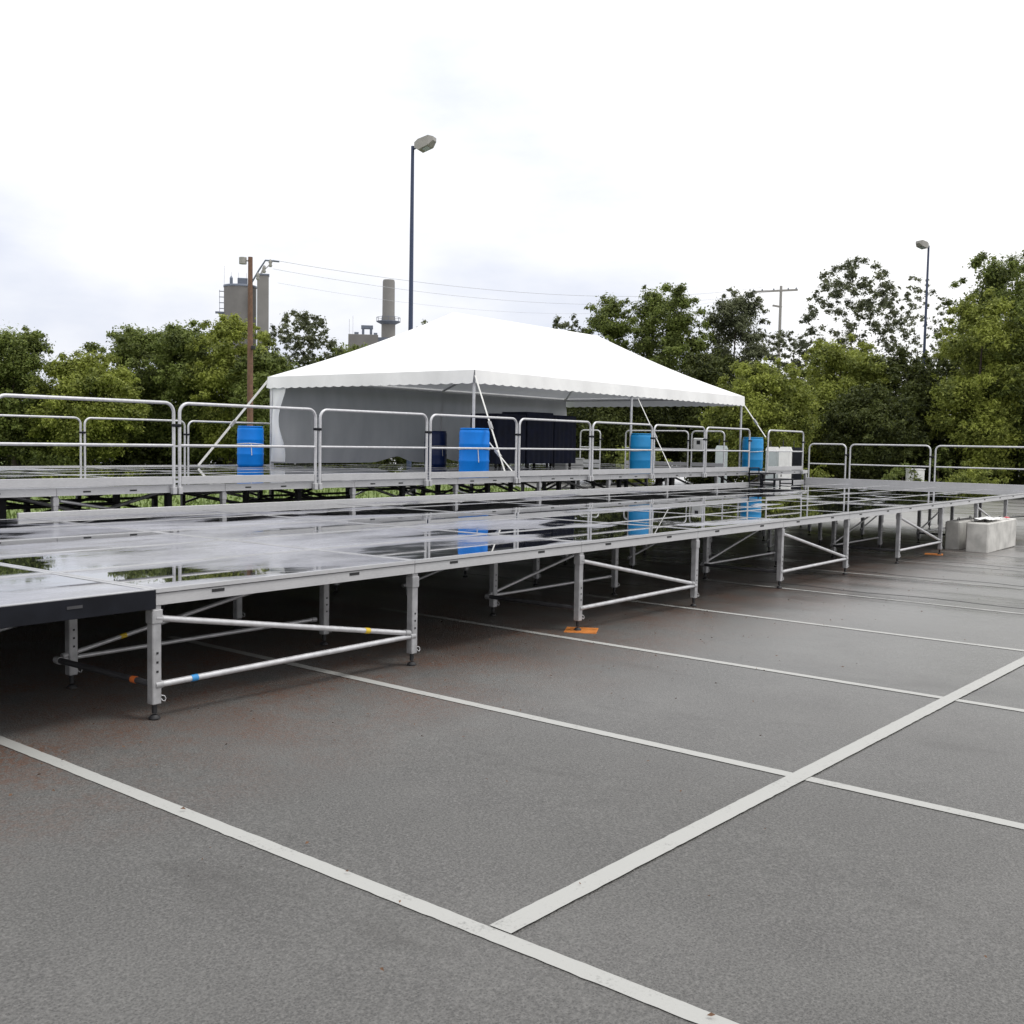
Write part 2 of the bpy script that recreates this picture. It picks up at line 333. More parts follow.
# ------------------------------------------------------------------ stages
Z0, Z1 = .82, 1.15
YF, YB = 5.95, 12.02
def panel(x0, x1, y0, y1, z, parent, h=.10, mat='alu', rim=.040, slots=()):
    m = MB(); g = .003; a, b, c, d = x0+g, x1-g, y0+g, y1-g
    m.box(a, c, z-h, b, c+rim, z); m.box(a, d-rim, z-h, b, d, z)
    m.box(a, c+rim, z-h, a+rim, d-rim, z); m.box(b-rim, c+rim, z-h, b, d-rim, z)
    for k in range(1, 4): xx = a+(b-a)*k/4; m.box(xx-.02, c+rim, z-h+.01, xx+.02, d-rim, z-.03)
    f = m.build('deck_frame', M['frame'], parent)
    s = MB(); s.box(a+rim, c+rim, z-.022, b-rim, d-rim, z-.003); s.build('plywood', M['ply'], f)
    for fr in slots:
        q = MB(); xx = x0+(x1-x0)*fr; q.box(xx-.05, c-.004, z-.062, xx+.05, c+.001, z-.042); q.build('handle_slot', M['black'], f)
    return f
def jack_leg(x, y, ztop, parent, mat='leg', w=.066, pad=True, name='leg'):
    g = gz(x, y); m = MB(); m.box(x-w/2, y-w/2, g+.10, x+w/2, y+w/2, ztop, .006)
    m.box(x-w/2-.006, y-w/2-.006, ztop-.12, x+w/2+.006, y+w/2+.006, ztop-.03, .004)
    m.cur = 1
    for k in range(3):
        zz = g+.30+k*.06+.02*((x*7) % 1); m.box(x-.007, y-w/2-.0035, zz, x+.007, y-w/2+.002, zz+.014)
    l = m.build(name, [M[mat], M['black']], parent)
    if pad:
        b = MB()
        b.tube([(x,y,g+.04),(x,y,g+.102)], .017, 8); b.lathe([(.038,g+.006),(.038,g+.014),(.02,g+.03)], 14, (x,y)); b.build('foot_jack', M['black'], l)
        if mat == 'leg':
            b = MB(); b.tube([(x+w/2,y-.02,g+.155),(x+w/2+.018,y-.035,g+.15),(x+w/2+.028,y-.035,g+.132),(x+w/2+.02,y-.035,g+.115),(x+w/2+.006,y-.035,g+.12),(x+w/2,y-.02,g+.135)], .0032, 6); b.build('lock_pin', M['tube'], l)
    return l
low = empty('main_stage', (0,0,0))
tag(low, 'long low stage of wet plywood panels on aluminium legs, before the raised platform', 'stage')
XL = [4.03-2.42*5 + 2.42*k for k in range(16)] + [29.08]      # -3.23 .. 28.23, 29.08
YR = [YF + (YB-YF)*k/5 for k in range(6)]
for i in range(len(XL)-1):  # columns left of view are added to block light under the stage
    for j in range(5):
        dk = (j == 0 and XL[i+1] < 4.2)
        pf = panel(XL[i], XL[i+1], YR[j], YR[j+1], Z0, low, .105, 'alu', slots=(.2,.72) if j == 0 and not dk else ())
        if dk:
            q = MB(); q.box(XL[i]+.003, YF-.012, Z0-.125, XL[i+1]-.003, YF+.001, Z0-.004, .002); q.build('dark_skirt', M['dark'], pf)
gr = MB(); gr.prism((4.03,YF-.0012,Z0-.028),(29.07,YF-.0012,Z0-.028), .008, .005); gr.build('fascia_groove', M['under'], low)
lm = MB(); lm.box(3.42, YF-.016, Z0-.062, 3.52, YF-.0125, Z0-.044); lm.build('name_plate', M['under'], low)
for i, x in enumerate(XL[:-1]):
    for j, y in enumerate(YR):
        if x < 4.0 and j == 0: continue
        if x < -1 and j in (2, 4): continue
        yy = y+.045 if j == 0 else (y-.045 if j == 5 else y)
        jack_leg(x+(.02 if j == 0 else .13), yy, Z0-.105, low, 'leg')
for j in (0, 2, 5): jack_leg(29.03, YR[j]+(.045 if j == 0 else -.045), Z0-.105, low)
# braced bays
def brace(a, b, mat='tube', r=.021, tape=None):
    m = MB(); m.tube([a, b], r, 10); t_ = m.build('brace_tube', M[mat], low)
    for p, q in ((a, b), (b, a)):
        c = MB(); d = (Vector(q)-Vector(p)).normalized(); c.tube([Vector(p)-d*.01, Vector(p)+d*.045], r*1.3, 10)
        c.build('brace_clamp', M['leg'], t_)
    if tape:
        fr, mt = tape; A, B = Vector(a), Vector(b); p = A.lerp(B, fr); d = (B-A).normalized()
        c = MB(); c.tube([p-d*.025, p+d*.025], r*1.1, 12); c.build('tape_band', M[mt], t_)
bays = [i for i, x in enumerate(XL) if 4 < x < 26]
for bi, i in enumerate(bays):
    if bi % 2: continue
    xa, xb = XL[i]+.02, XL[i+1]+.02; ga = gz(xa, YF)
    zl, zt = ga+.225, Z0-.19
    yf, yb = YF+.03, YR[1]
    brace((xa,yf,zl),(xb,yf,zl), tape=(.12,'btape') if bi == 0 else None)
    brace((xa,yf,zt),(xb-.06,yf,zl+.03), tape=(.8,'yellow') if bi == 0 else None)
    brace((xa,yf,zl),(xa,yb,zl), 'under', tape=(.2,'rtape') if bi == 0 else None)
    brace((xa+.05,yb,zl),(xb,yb,zl), r=.017); brace((xa+.05,yb,zl+.02),(xb,yb,zt), r=.017, tape=(.2,'yellow') if bi == 0 else None)
    brace((xa,YR[4],zl+.1),(xb,YR[4],zt), 'under', r=.02); brace((xa,YR[5]-.05,zl+.25),(xb,YR[5]-.05,zl+.25), 'under', r=.024)
    if bi < 6: brace((xa,YR[3],zl),(xb,YR[3],zl), r=.017)
    brace((xa,YR[2],zl),(xb,YR[2],zt), r=.015)
brace((1.74,YR[1],.25),(4.16,YR[1],.62), r=.016); brace((1.74,YR[2],.5),(4.16,YR[2],.5), r=.016)
# back rim: raised aluminium kick beam
m = MB(); m.box(6.35, YB+.012, Z0-.10, 29.0, YB+.055, Z0+.060, .006); m.box(1.6, YB+.012, Z0-.10, 5.95, YB+.055, Z0+.05, .006)
m.build('kick_beam', M['alu'], low)
m = MB(); m.box(29.085, YF+.02, Z0-.02, 29.12, YB, Z0+.13, .004); m.build('end_kick_board', M['alu'], low)

up = empty('raised_platform', (0,0,0))
tag(up, 'raised modular platform with aluminium frames on dark legs, carrying the white tent', 'platform')
XU = [6.87-2.44*4 + 2.44*k for k in range(14)]; XU[-1] = 29.45  # unseen columns at left are added to block light underneath
YUF, YUB = 12.12, 19.98
YU = [YUF + (YUB-YUF)*k/6 for k in range(7)]
for i in range(len(XU)-1):
    for j in range(6): panel(XU[i], XU[i+1], YU[j], YU[j+1], Z1, up, .095, slots=(.16,.42,.70) if j == 0 else ())
for i, x in enumerate(XU):
    xx = x if i < len(XU)-1 else x-.05
    for j in (0, 1, 2, 4, 6)[:5 if x > 0 else 3]:
        yy = YU[j]+.05 if j == 0 else (YU[j]-.05 if j == 6 else YU[j])
        jack_leg(xx, yy, Z1-.095, up, 'leg' if j == 0 else 'under', .085 if j else .062)  # rows behind the front one get a darker colour for their shade
m = {}
for j in (1, 2, 4, 6):
    y = YU[j]-(.05 if j == 6 else 0)
    for i in range(len(XU)-1):
        if (i+j) % 7 == 0: continue
        a, b = XU[i], XU[i+1]; mb = MB(); g = gz(a, y)
        if (i+j) % 2: mb.tube([(a,y,g+.45),(b,y,Z1-.13)], .026, 8); mb.tube([(a,y,Z1-.13),(b,y,g+.45)], .026, 8); mb.tube([(a,y,g+.72),(b,y,g+.72)], .024, 8)
        else: mb.tube([(a,y,g+.80),(b,y,g+.80)], .03, 8); mb.tube([(a,y,Z1-.13),(b,y,g+.62)], .026, 8)
        mb.build('cross_brace', M['tube'] if (i*j) % 5 == 4 else M['under'], up)
for i, (a, b) in enumerate([((6.95,12.2,Z1-.16),(9.3,12.9,.60)), ((14.2,12.2,.95),(16.5,12.9,.55))]):
    mb = MB(); mb.tube([a, b], .02, 8); mb.build('cross_brace', M['tube'], up)
# small tag on the rear kick board etc. handled with rails

# ------------------------------------------------------------------ guardrails
def rail_proto(length, toe=.105, name='guardrail_panel', drop=.10):
    root = empty(name); Lh = length/2 - .045; H_ = 1.07; rr = .021; cr_ = .13
    pts = [(-Lh,0,-drop)]
    pts += [(-Lh,0,H_-cr_)] + [(-Lh+cr_-cr_*math.cos(a), 0, H_-cr_+cr_*math.sin(a)) for a in [R(q) for q in (15,30,45,60,75,90)]]
    pts += [(Lh-cr_+cr_*math.sin(a), 0, H_-cr_+cr_*math.cos(a)) for a in [R(q) for q in (0,15,30,45,60,75,90)]] + [(Lh,0,-drop)]
    m = MB(); m.tube(pts, rr, 12); m.build('tube_frame', M['tube'], root)
    m = MB(); m.tube([(-Lh+.01,0,.52),(Lh-.01,0,.52)], .018, 10); m.build('mid_rail', M['tube'], root)
    m = MB(); m.box(-Lh+.022, -.012, .012, Lh-.022, .012, .012+toe, .003); m.build('kick_board', M['alu'], root)
    for s in (-1, 1): m = MB(); m.box(s*Lh-.03, -.032, -drop-.012, s*Lh+.03, .03, -.02, .004); m.build('socket', M['alu'], root)
    m = MB(); m.box(Lh-.026, -.03, .76, Lh+.10, .03, .80, .008); m.build('coupling', M['dark'], root)
    return root
protos = {}
def rail(length, loc, rz, label, group, z=None):
    k = round(length, 2)
    if k not in protos: o = protos[k] = rail_proto(length)
    else: o = copy_tree(protos[k])
    o.location = loc; o.rotation_euler = (0,0,rz); tag(o, label, 'guardrail', group); return o
G1 = 'guardrail panels along the front of the raised platform'
FX = [3.63, 6.07, 8.52, 10.96, 13.40, 15.84, 18.28, 20.72, 23.16, 25.60]
lab = ['front guardrail panel whose right end just enters the photo at its left edge',
 'wide front guardrail panel at the left edge of the photo, before two rear rails',
 'front guardrail panel standing before the leftmost blue barrel and the slanting strap',
 'front guardrail panel standing before the grey tent wall only',
 'front guardrail panel standing before the bright blue barrel at the near tent corner',
 'front guardrail panel before the left part of the black draped boxes',
 'front guardrail panel before the right end of the black draped boxes',
 'front guardrail panel just before the teal barrel at the middle tent post',
 'front guardrail panel before the small white box on the end guardrail',
 'front guardrail panel ending at the black steps, before the tent\'s right corner']
FX = [3.63+2.44*k for k in range(10)]
for i in range(9):
    rail(2.44, (FX[i]+1.22, YUF-.035, Z1), 0, lab[i], G1)
rail(2.40, ((26.62+29.02)/2, YUF-.035, Z1), 0, 'guardrail panel on the raised platform front, right of the black steps, at the platform corner', G1)
G2 = 'guardrail panels along the rear of the raised platform'
rl = ['rear guardrail panel at the far left, mostly cut off by the photo edge', 'rear guardrail panel at left with the small white and red tag on its kick board',
      'rear guardrail panel at left, second joint from the photo edge, behind the big front panel', 'rear guardrail panel partly hidden behind the leftmost blue barrel and strap']
for i, x0 in enumerate([6.82-2.44, 6.82, 9.26, 11.70]):
    pass
for i, x0 in enumerate([6.82, 9.26, 11.70, 14.14]):
    rail(2.44, (x0+1.42, YUB+.03, Z1-.10), 0, rl[i], G2)
G3 = 'guardrail panels along the right end of the raised platform'
for a, b, lb in [(19.98,19.12,'short guardrail stub at the rear right corner of the platform, beside the black draped boxes'),
                 (18.25,15.93,'end guardrail panel directly behind the teal barrel at the middle tent post'),
                 (15.90,14.72,'narrow end guardrail panel with the small white box beside it, under the tent')]:
    rail(a-b, (29.49, (a+b)/2, Z1), -math.pi/2, lb, G3)
G4 = 'guardrail panels along the far end of the main stage'
for a, b, lb in [(12.02,10.88,'narrow guardrail panel at the main stage\'s far end, touching the raised platform corner'),
                 (10.85,8.62,'guardrail panel at the far end of the main stage, before the white utility cabinet'),
                 (8.58,6.02,'guardrail panel at the main stage\'s far end, cut by the photo\'s right edge')]:
    rail(a-b, (29.16, (a+b)/2, Z0+.0), -math.pi/2, lb, G4)
# ------------------------------------------------------------------ tent
T = empty('frame_tent', (22.18, 16.55, Z1))
def tb(m, name, mat, par=T):
    o = m.build(name, mat, par); o.matrix_parent_inverse = Matrix.Translation(-T.location); return o
tag(T, 'white hip-roofed frame tent with scalloped valance on the raised platform', 'tent')
tx0, tx1, ty0, ty1, ez, rz_ = 16.26, 28.1, 13.5, 19.62, 3.18, 4.76
ra, rb, ry = 19.15, 25.2, 16.56
rng = random.Random(2)
def roofz(x, y):
    # height of hip roof
    fy = 1 - abs(y-ry)/(ty1-ry)
    fx = (x-tx0)/(ra-tx0) if x < ra else ((tx1-x)/(tx1-rb) if x > rb else 1)
    f = max(0, min(fy, fx, 1)); return ez + (rz_-ez)*f - .10*math.sin(math.pi*f)*(1 if f < 1 else 0)
def tri_patch(m, corners, n=14):
    # subdivided quad patch (bilinear) with sagging height
    A, B, C_, D_ = [Vector(c) for c in corners]; vs = []
    for j in range(n+1):
        for i in range(2*n+1):
            s, t_ = i/(2*n), j/n; p = A.lerp(B, s).lerp(D_.lerp(C_, s), t_)
            sag = .085*math.sin(math.pi*t_) * (.8+.2*math.cos(12*math.pi*s))
            vs.append((p.x, p.y, p.z - sag))
    w = 2*n+1
    m.add(vs, [(j*w+i, j*w+i+1, (j+1)*w+i+1, (j+1)*w+i) for j in range(n) for i in range(w-1)], True)
m = MB()
c00, c10, c11, c01 = (tx0,ty0,ez), (tx1,ty0,ez), (tx1,ty1,ez), (tx0,ty1,ez); a_, b_ = (ra,ry,rz_), (rb,ry,rz_)
tri_patch(m, (c00,c10,b_,a_)); tri_patch(m, (c10,c11,b_,b_)); tri_patch(m, (c11,c01,a_,b_)); tri_patch(m, (c01,c00,a_,a_))
roof = tb(m, 'roof_canopy', M['vinyl'])
def valance(p, q, seed):
    rg = random.Random(seed); P_, Q = Vector(p), Vector(q); Ln = (Q-P_).length; n = int(Ln/.27)*8; d = (Q-P_)/n
    nrm = Vector((-(Q-P_).y, (Q-P_).x, 0)).normalized(); m = MB(); vs = []; rows = 5
    if nrm.dot(Vector((22.2,16.5,0))-P_) > 0: nrm = -nrm
    ph = rg.uniform(0, 6)
    for i in range(n+1):
        h = .25 + .022*abs(math.sin(math.pi*i/8)); 
        for r_ in range(rows+1):
            f = r_/rows; off = .012 + f*(.030+.012*math.sin(i*.11+ph)+.007*math.sin(i*.29+2*ph)) + .003*math.sin(i*.7+ph*3)*f
            b = P_ + d*i + nrm*off; vs.append((b.x, b.y, ez+.0 - f*h))
    w = rows+1
    m.add(vs, [(i*w+r_, (i+1)*w+r_, (i+1)*w+r_+1, i*w+r_+1) for i in range(n) for r_ in range(rows)], True)
    o = tb(m, 'valance', M['vinyl']); return o
for k, (p, q) in enumerate([((tx0,ty0,0),(tx1,ty0,0)), ((tx1,ty0,0),(tx1,ty1,0)), ((tx0,ty1,0),(tx1,ty1,0)), ((tx0,ty0,0),(tx0,ty1,0))]): valance(p, q, k)
# frame
fz = ez-.07
posts = [(tx0+.05,ty0+.05),(22.17,ty0+.05),(tx1-.05,ty0+.05),(tx0+.05,ty1-.05),(22.17,ty1-.05),(tx1-.05,ty1-.05)]
for x, y in posts:
    m = MB(); m.tube([(x,y,Z1+.005),(x,y,fz)], .030, 12); m.box(x-.08,y-.08,Z1+.001,x+.08,y+.08,Z1+.012); p_ = tb(m, 'tent_pole', M['tube'])
for a, b in [((tx0+.05,ty0+.05,fz),(tx1-.05,ty0+.05,fz)),((tx0+.05,ty1-.05,fz),(tx1-.05,ty1-.05,fz)),((tx0+.05,ty0+.05,fz),(tx0+.05,ty1-.05,fz)),((tx1-.05,ty0+.05,fz),(tx1-.05,ty1-.05,fz))]:
    m = MB(); m.tube([a,b], .028, 10); tb(m, 'eave_rail', M['tube'])
m = MB(); m.tube([(ra,ry,rz_-.10),(rb,ry,rz_-.10)], .028, 10); tb(m, 'ridge_pole', M['tube'])
for a, b in [((tx0+.05,ty0+.05,fz),(ra,ry,rz_-.1)),((tx0+.05,ty1-.05,fz),(ra,ry,rz_-.1)),((tx1-.05,ty0+.05,fz),(rb,ry,rz_-.1)),((tx1-.05,ty1-.05,fz),(rb,ry,rz_-.1)),((22.17,ty0+.05,fz),(22.17,ry,rz_-.1)),((22.17,ty1-.05,fz),(22.17,ry,rz_-.1))]:
    m = MB(); A, B = Vector(a), Vector(b); B.z -= .12; m.tube([A, A.lerp(B,.5)-Vector((0,0,.13)), B], .026, 10); tb(m, 'rafter', M['tube'])
# rear wall
m = MB(); n = 170; rows = 16; vs = []; xw1 = tx1-.15
for i in range(n+1):
    x = tx0+.02 + (xw1-tx0)*i/n
    bot = Z1+.06
    u = (x-tx0)/(xw1-tx0)
    bot += .16*math.exp(-((x-20.3)/.45)**2) + .12*math.exp(-((x-22.3)/.4)**2)
    if x > 26.3: bot += min(1, (x-26.3)/1.1)**.8*1.25
    for r_ in range(rows+1):
        f = r_/rows; z = ez-.10 + (bot-(ez-.10))*f
        off = f*(.10*math.sin(x*1.7+1)+.05*math.sin(x*4.3)+.03*math.sin(x*9.1+3*f)) + .16*math.sin(math.pi*f)*math.sin(x*.55+.4)
        vs.append((x, ty1-.12+off*.8, z))
w = rows+1
m.add(vs, [(i*w+r_, (i+1)*w+r_, (i+1)*w+r_+1, i*w+r_+1) for i in range(n) for r_ in range(rows)], True)
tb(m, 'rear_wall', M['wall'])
# narrow end flap at the left corner
m = MB(); vs = []; n = 12; rows = 14
for i in range(n+1):
    y = ty1-.10 - .62*i/n
    for r_ in range(rows+1):
        f = r_/rows; wv = 1-.55*math.sin(math.pi*min(1,f*1.05))**2; yy = ty1-.06 - .55*(i/n)*wv
        vs.append((tx0+.02+.07*math.sin(7*i/n+3*f)*f, yy, ez-.1-(ez-.1-Z1-.1)*f))
w = rows+1; m.add(vs, [(i*w+r_, (i+1)*w+r_, (i+1)*w+r_+1, i*w+r_+1) for i in range(n) for r_ in range(rows)], True)
tb(m, 'corner_flap', M['vinyl'])
# ratchet straps
for a, b in [((tx0,ty0-.02,ez-.12),(15.55,YUF+.02,Z1+.06)), ((22.35,ty0-.02,ez-.30),(21.66,YUF+.02,Z1+.06)), ((tx0-.02,ty1,ez-.1),(14.05,19.2,Z1+.03)), ((tx1,ty0-.02,ez-.25),(28.3,12.9,Z1+.9)), ((16.2,13.3,2.0),(16.0,12.25,Z1+.02))]:
    m = MB(); m.prism(a, b, .048, .008, (0,1,0)); s_ = tb(m, 'ratchet_strap', M['white_strap'])
    A, B = Vector(a), Vector(b); p = A.lerp(B, .52); d = (B-A).normalized()
    m = MB(); m.prism(p-d*.09, p+d*.09, .06, .045, (0,1,0)); r_ = m.build('ratchet', M['leg'], s_)

# ------------------------------------------------------------------ barrels
def barrel(loc, mat, label, rot=0):
    root = empty('plastic_barrel', loc, rot)
    pr_ = [(.262,0),(.282,.02),(.287,.06),(.287,.24),(.294,.262),(.294,.285),(.287,.307),(.287,.56),(.294,.582),(.294,.605),(.287,.627),(.287,.80),(.280,.845),(.262,.868),(.275,.872),(.275,.893),(.255,.895),(.250,.878)]
    m = MB(); m.lathe(pr_, 36); m.build('drum', M[mat], root)
    m = MB()
    for s in (-1, 1): m.tube([(s*.15,0,.872),(s*.15,0,.898)], .032, 12)
    m.build('bung', M['black'], root)
    m = MB(); m.tube([(.291*math.cos(a), .291*math.sin(a), .50+.012*math.sin(a*2+rot)) for a in [2*math.pi*k/30 for k in range(31)]], .010, 6)
    m.tube([(.29*math.cos(-2.2),.29*math.sin(-2.2),.5),(.30*math.cos(-2.15),.30*math.sin(-2.15),.25)], .008, 6)
    m.build('tie_strap', M['white_strap'], root)
    tag(root, label, 'barrel', 'plastic water barrels weighting the tent'); return root
zb = Z1-.002
barrel((15.60, 19.42, zb), 'blue', 'leftmost blue barrel, standing beside the tent\'s left rear post and strap')
barrel((15.90, 13.18, zb), 'blue', 'bright blue barrel at the near tent corner, before the black draped boxes')
barrel((21.97, 13.10, zb), 'teal', 'teal blue barrel with a strap round it, by the middle tent post', 1.0)
barrel((28.12, 13.20, zb), 'teal', 'teal blue barrel at the tent\'s right corner, beside the black steps', 2.0)
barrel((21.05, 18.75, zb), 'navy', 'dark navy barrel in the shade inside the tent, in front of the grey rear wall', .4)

# black draped boxes
for k, (x0, x1, h, lb) in enumerate([(20.85,22.05,1.34,'black draped box nearest the bright blue barrel, left of the row of three'),(22.10,23.25,1.42,'middle black draped box of the row of three under the tent'),(23.30,24.30,1.37,'black draped box at the right end of the row of three under the tent')]):
    root = empty('draped_box', ((x0+x1)/2, 17.0, zb)); hw = (x1-x0)/2; hd = .42
    m = MB(); per = []
    N = 96
    for i in range(N):
        s = i/N*4; e = int(s); f = s-e
        c = [(-hw,-hd),(hw,-hd),(hw,hd),(-hw,hd)]; a, b = c[e], c[(e+1)%4]; per.append((a[0]+(b[0]-a[0])*f, a[1]+(b[1]-a[1])*f))
    vs = []
    for z, amp in ((.10,.016),(.5,.012),(h-.06,.005),(h,.0),):
        for i, (x, y) in enumerate(per):
            l_ = math.hypot(x, y); o_ = amp*math.sin(i*1.3+k)+amp*.6*math.sin(i*.47); kf = 1+o_/l_ - (.03 if z == h else 0); vs.append((x*kf, y*kf, z))
    m.add(vs, [(r_*N+i, r_*N+(i+1)%N, (r_+1)*N+(i+1)%N, (r_+1)*N+i) for r_ in range(3) for i in range(N)] + [tuple(range(3*N,4*N))], True)
    m.build('drape', M['cloth'], root)
    m = MB()
    for sx_ in (-1,1):
        for sy_ in (-1,1): m.lathe([(.03,0),(.04,.03),(.04,.09),(.02,.12)], 10, (sx_*(hw-.12), sy_*(hd-.1)))
    m.build('castors', M['black'], root)
    tag(root, lb, 'draped box', 'black draped boxes under the tent')
# low pale box right of the draped ones
root = empty('storage_box', (26.0, 18.0, zb)); m = MB(); m.box(-.45,-.25,0,.45,.25,.17,.02); m.build('tub', M['whitep'], root)
m = MB(); m.box(-.47,-.27,.172,.47,.27,.21,.012); m.build('lid', M['whitep'], root); tag(root, 'low white lidded box on the platform just right of the black draped boxes', 'box')
# small white box on rail
root = empty('meter_box', (29.42, 15.55, Z1+.50)); m = MB(); m.box(-.09,-.17,0,.0,.17,.36,.02); m.build('housing', M['whitep'], root)
m = MB(); m.box(-.094,-.07,.17,-.0885,.05,.29); m.build('front_window', M['black'], root)
tag(root, 'small white box with a dark window fixed to the end guardrail under the tent', 'box')
# tag on rear board
root = empty('paper_tag', (9.25, YUB+.012, Z1-.02)); m = MB(); m.box(-.09,-.006,0,.09,-.001,.16); m.build('sheet', M['whitep'], root); m = MB(); m.box(-.07,-.010,.135,.07,-.0065,.15); m.build('print', M['red'], root)
tag(root, 'small white paper tag with a red line on the left rear kick board', 'tag')

# black steps
root = empty('portable_steps', (25.9, 11.35, Z0)); 
def stepframe(y0, y1, z, w, nm):
    m = MB(); m.box(-w/2, y0, z-.035, w/2, y1, z, .004); t_ = m.build('tread', M['dark'], root)
    m = MB()
    for sx_ in (-1,1):
        for yy in (y0+.03, y1-.03): m.box(sx_*(w/2-.03)-.016, yy-.016, 0, sx_*(w/2-.03)+.016, yy+.016, z-.036)
        m.prism((sx_*(w/2-.03), y0+.03, .03), (sx_*(w/2-.03), y1-.03, .03), .026, .026)
    m.build('step_frame', M['dark'], root)
stepframe(.34, .72, .30, .86, ''); stepframe(-.10, .30, .16, 1.15, '')
m = MB(); m.tube([(-.42,.68,.30),(-.42,.68,.42),(.1,.66,.42),(.1,.66,.30)], .016, 8); m.build('hand_loop', M['dark'], root)
tag(root, 'black metal portable steps between the main stage and raised platform', 'steps')

# orange pads
for x, y, rz, lb in [(8.92, YF+.02, .5, 'orange wooden square under the third front leg of the stage'), (21.0, 6.1, .25, 'orange wooden strip on the ground by the far front leg near the concrete blocks')]:
    root = empty('wooden_pad', (x, y, gz(x,y)), rz); m = MB(); m.box(-.16,-.16,.0,.16,.16,.0055); m.box(-.155,-.155,.0055,.155,.155,.0058)
    m.build('plywood_sheet', M['orange'], root); tag(root, lb, 'pad')

# concrete blocks
def cblock(x0, y0, x1, y1, h, label):
    g = gz((x0+x1)/2, y0)-.01; root = empty('concrete_block', ((x0+x1)/2, (y0+y1)/2, g)); a, b = (x1-x0)/2, (y1-y0)/2
    m = MB(); m.box(-a,-b,0,a,b,h,.025); m.build('block', M['concrete'], root)
    m = MB()
    for s in (-1,1): m.tube([(s*a*.5-.06,0,h-.01),(s*a*.5-.05,0,h+.05),(s*a*.5+.05,0,h+.05),(s*a*.5+.06,0,h-.01)], .008, 6)
    m.build('lifting_loop', M['under'], root)
    tag(root, label, 'concrete block', 'concrete ballast blocks at the far end of the stage'); return root
cblock(22.20, 5.44, 24.45, 5.86, .60, 'pale concrete block nearest the open asphalt, long face to the car park')
cblock(22.5, 6.06, 24.2, 6.34, .58, 'pale concrete block behind the other one, half under the stage edge')
# plastic sheet on block
m = MB(); n = 16; vs = []; rng = random.Random(4)
for j in range(n+1):
    for i in range(n+1):
        x = 22.3+1.1*i/n; y = 5.46+.36*j/n; vs.append((x+rng.uniform(-.01,.01), y+rng.uniform(-.01,.01), gz(x,y)+.60+.012*rng.random()+.035*abs(math.sin(i*.5+1)*math.sin(j*.35+.5))+.02))
m.add(vs, [(j*(n+1)+i, j*(n+1)+i+1, (j+1)*(n+1)+i+1, (j+1)*(n+1)+i) for j in range(n) for i in range(n)], True)
tag(m.build('plastic_sheet', M['whitep']), 'crumpled white plastic sheet lying on the front concrete block', 'plastic sheet')
m = MB(); vs = [(23.75,5.45,.415),(23.88,5.44,.42),(23.9,5.55,.415),(23.78,5.56,.425),(23.83,5.5,.445)]; m.add(vs, [(0,1,4),(1,2,4),(2,3,4),(3,0,4),(3,2,1,0)])
tag(m.build('red_rag', M['red']), 'small red crumpled rag on top of the front concrete block', 'rag')
# cable leading off to the right
m = MB(); m.tube([(24.2,5.6,.40),(24.8,5.4,.41),(25.6,5.1,.36),(26.6,4.7,.37),(28.5,4.0,.36),(31,3.4,.30)], .014, 8)
root = tag(m.build('power_cable', M['black']), 'black cable running from the concrete block out of the photo to the right', 'cable')
m = MB(); m.box(25.6,3.9,gz(26,4)+.0,28.4,4.25,gz(26,4)+.12,.02); m.box(26.0,3.95,gz(26,4)+.12,28.0,4.2,gz(26,4)+.2,.02)
tag(m.build('timber_stack', M['under']), 'dark stacked timber lying on the asphalt at the right edge', 'timber')

# utility cabinet beyond rail
x, y = spot(916.5, 52); g = gz(x, y); root = empty('utility_cabinet', (x, y, g), YAW)
m = MB(); m.box(-.25,-.34,0,.25,.34,1.30,.03); m.build('housing', M['greyp'] if False else M['whitep'], root); m = MB(); m.box(-.27,-.36,1.302,.27,.36,1.345,.01); m.build('lid', M['whitep'], root)
m = MB(); m.box(-.256,-.30,.12,-.2505,-.01,1.2); m.box(-.256,.01,.12,-.2505,.30,1.2); m.build('door', M['whitep'], root)
tag(root, 'white utility cabinet beyond the far end guardrail', 'cabinet')

# tall cabinets far behind
def toilet(u, dist, mat, roof, label, rz):
    x, y = spot(u, dist); g = gz(x, y); root = empty('equipment_cabinet', (x, y, g), rz); root.scale = (.42, .42, .97)
    m = MB(); m.box(-.55,-.55,.08,.55,.55,2.05,.02); m.box(-.6,-.6,0,.6,.6,.079); m.build('cabin', M[mat], root)
    m = MB(); m.add([(-.6,-.6,2.052),(.6,-.6,2.052),(.6,.6,2.052),(-.6,.6,2.052),(-.5,-.45,2.22),(.5,-.45,2.22),(.5,.45,2.22),(-.5,.45,2.22)], [(3,2,1,0),(4,5,6,7),(0,1,5,4),(1,2,6,5),(2,3,7,6),(3,0,4,7)]); m.build('roof', M[roof], root)
    m = MB(); m.box(-.56,-.38,.15,-.5505,.38,1.95); d = m.build('door', M[mat], root); m = MB(); m.box(-.575,.22,.95,-.5605,.32,1.05); m.build('latch', M['black'], d)
    m = MB(); m.tube([(.35,.3,2.0),(.35,.3,2.5)], .05, 8); m.build('vent_pipe', M['black'], root)
    tag(root, label, 'cabinet', 'tall cabinets behind the platform')
toilet(722, 47, 'greyp', 'greyp', 'grey cabinet far behind the platform, left of the teal barrel at the tent corner', YAW-.3)
toilet(773, 48, 'greyp', 'whitep', 'grey cabinet far behind, just right of the teal corner barrel', YAW-.5)
toilet(786, 46, 'whitep', 'whitep', 'white cabinet far behind the guardrail right of the black steps', YAW-.4)
toilet(797, 47.5, 'dark', 'dark', 'dark cabinet far behind, next to the raised platform corner', YAW-.3)

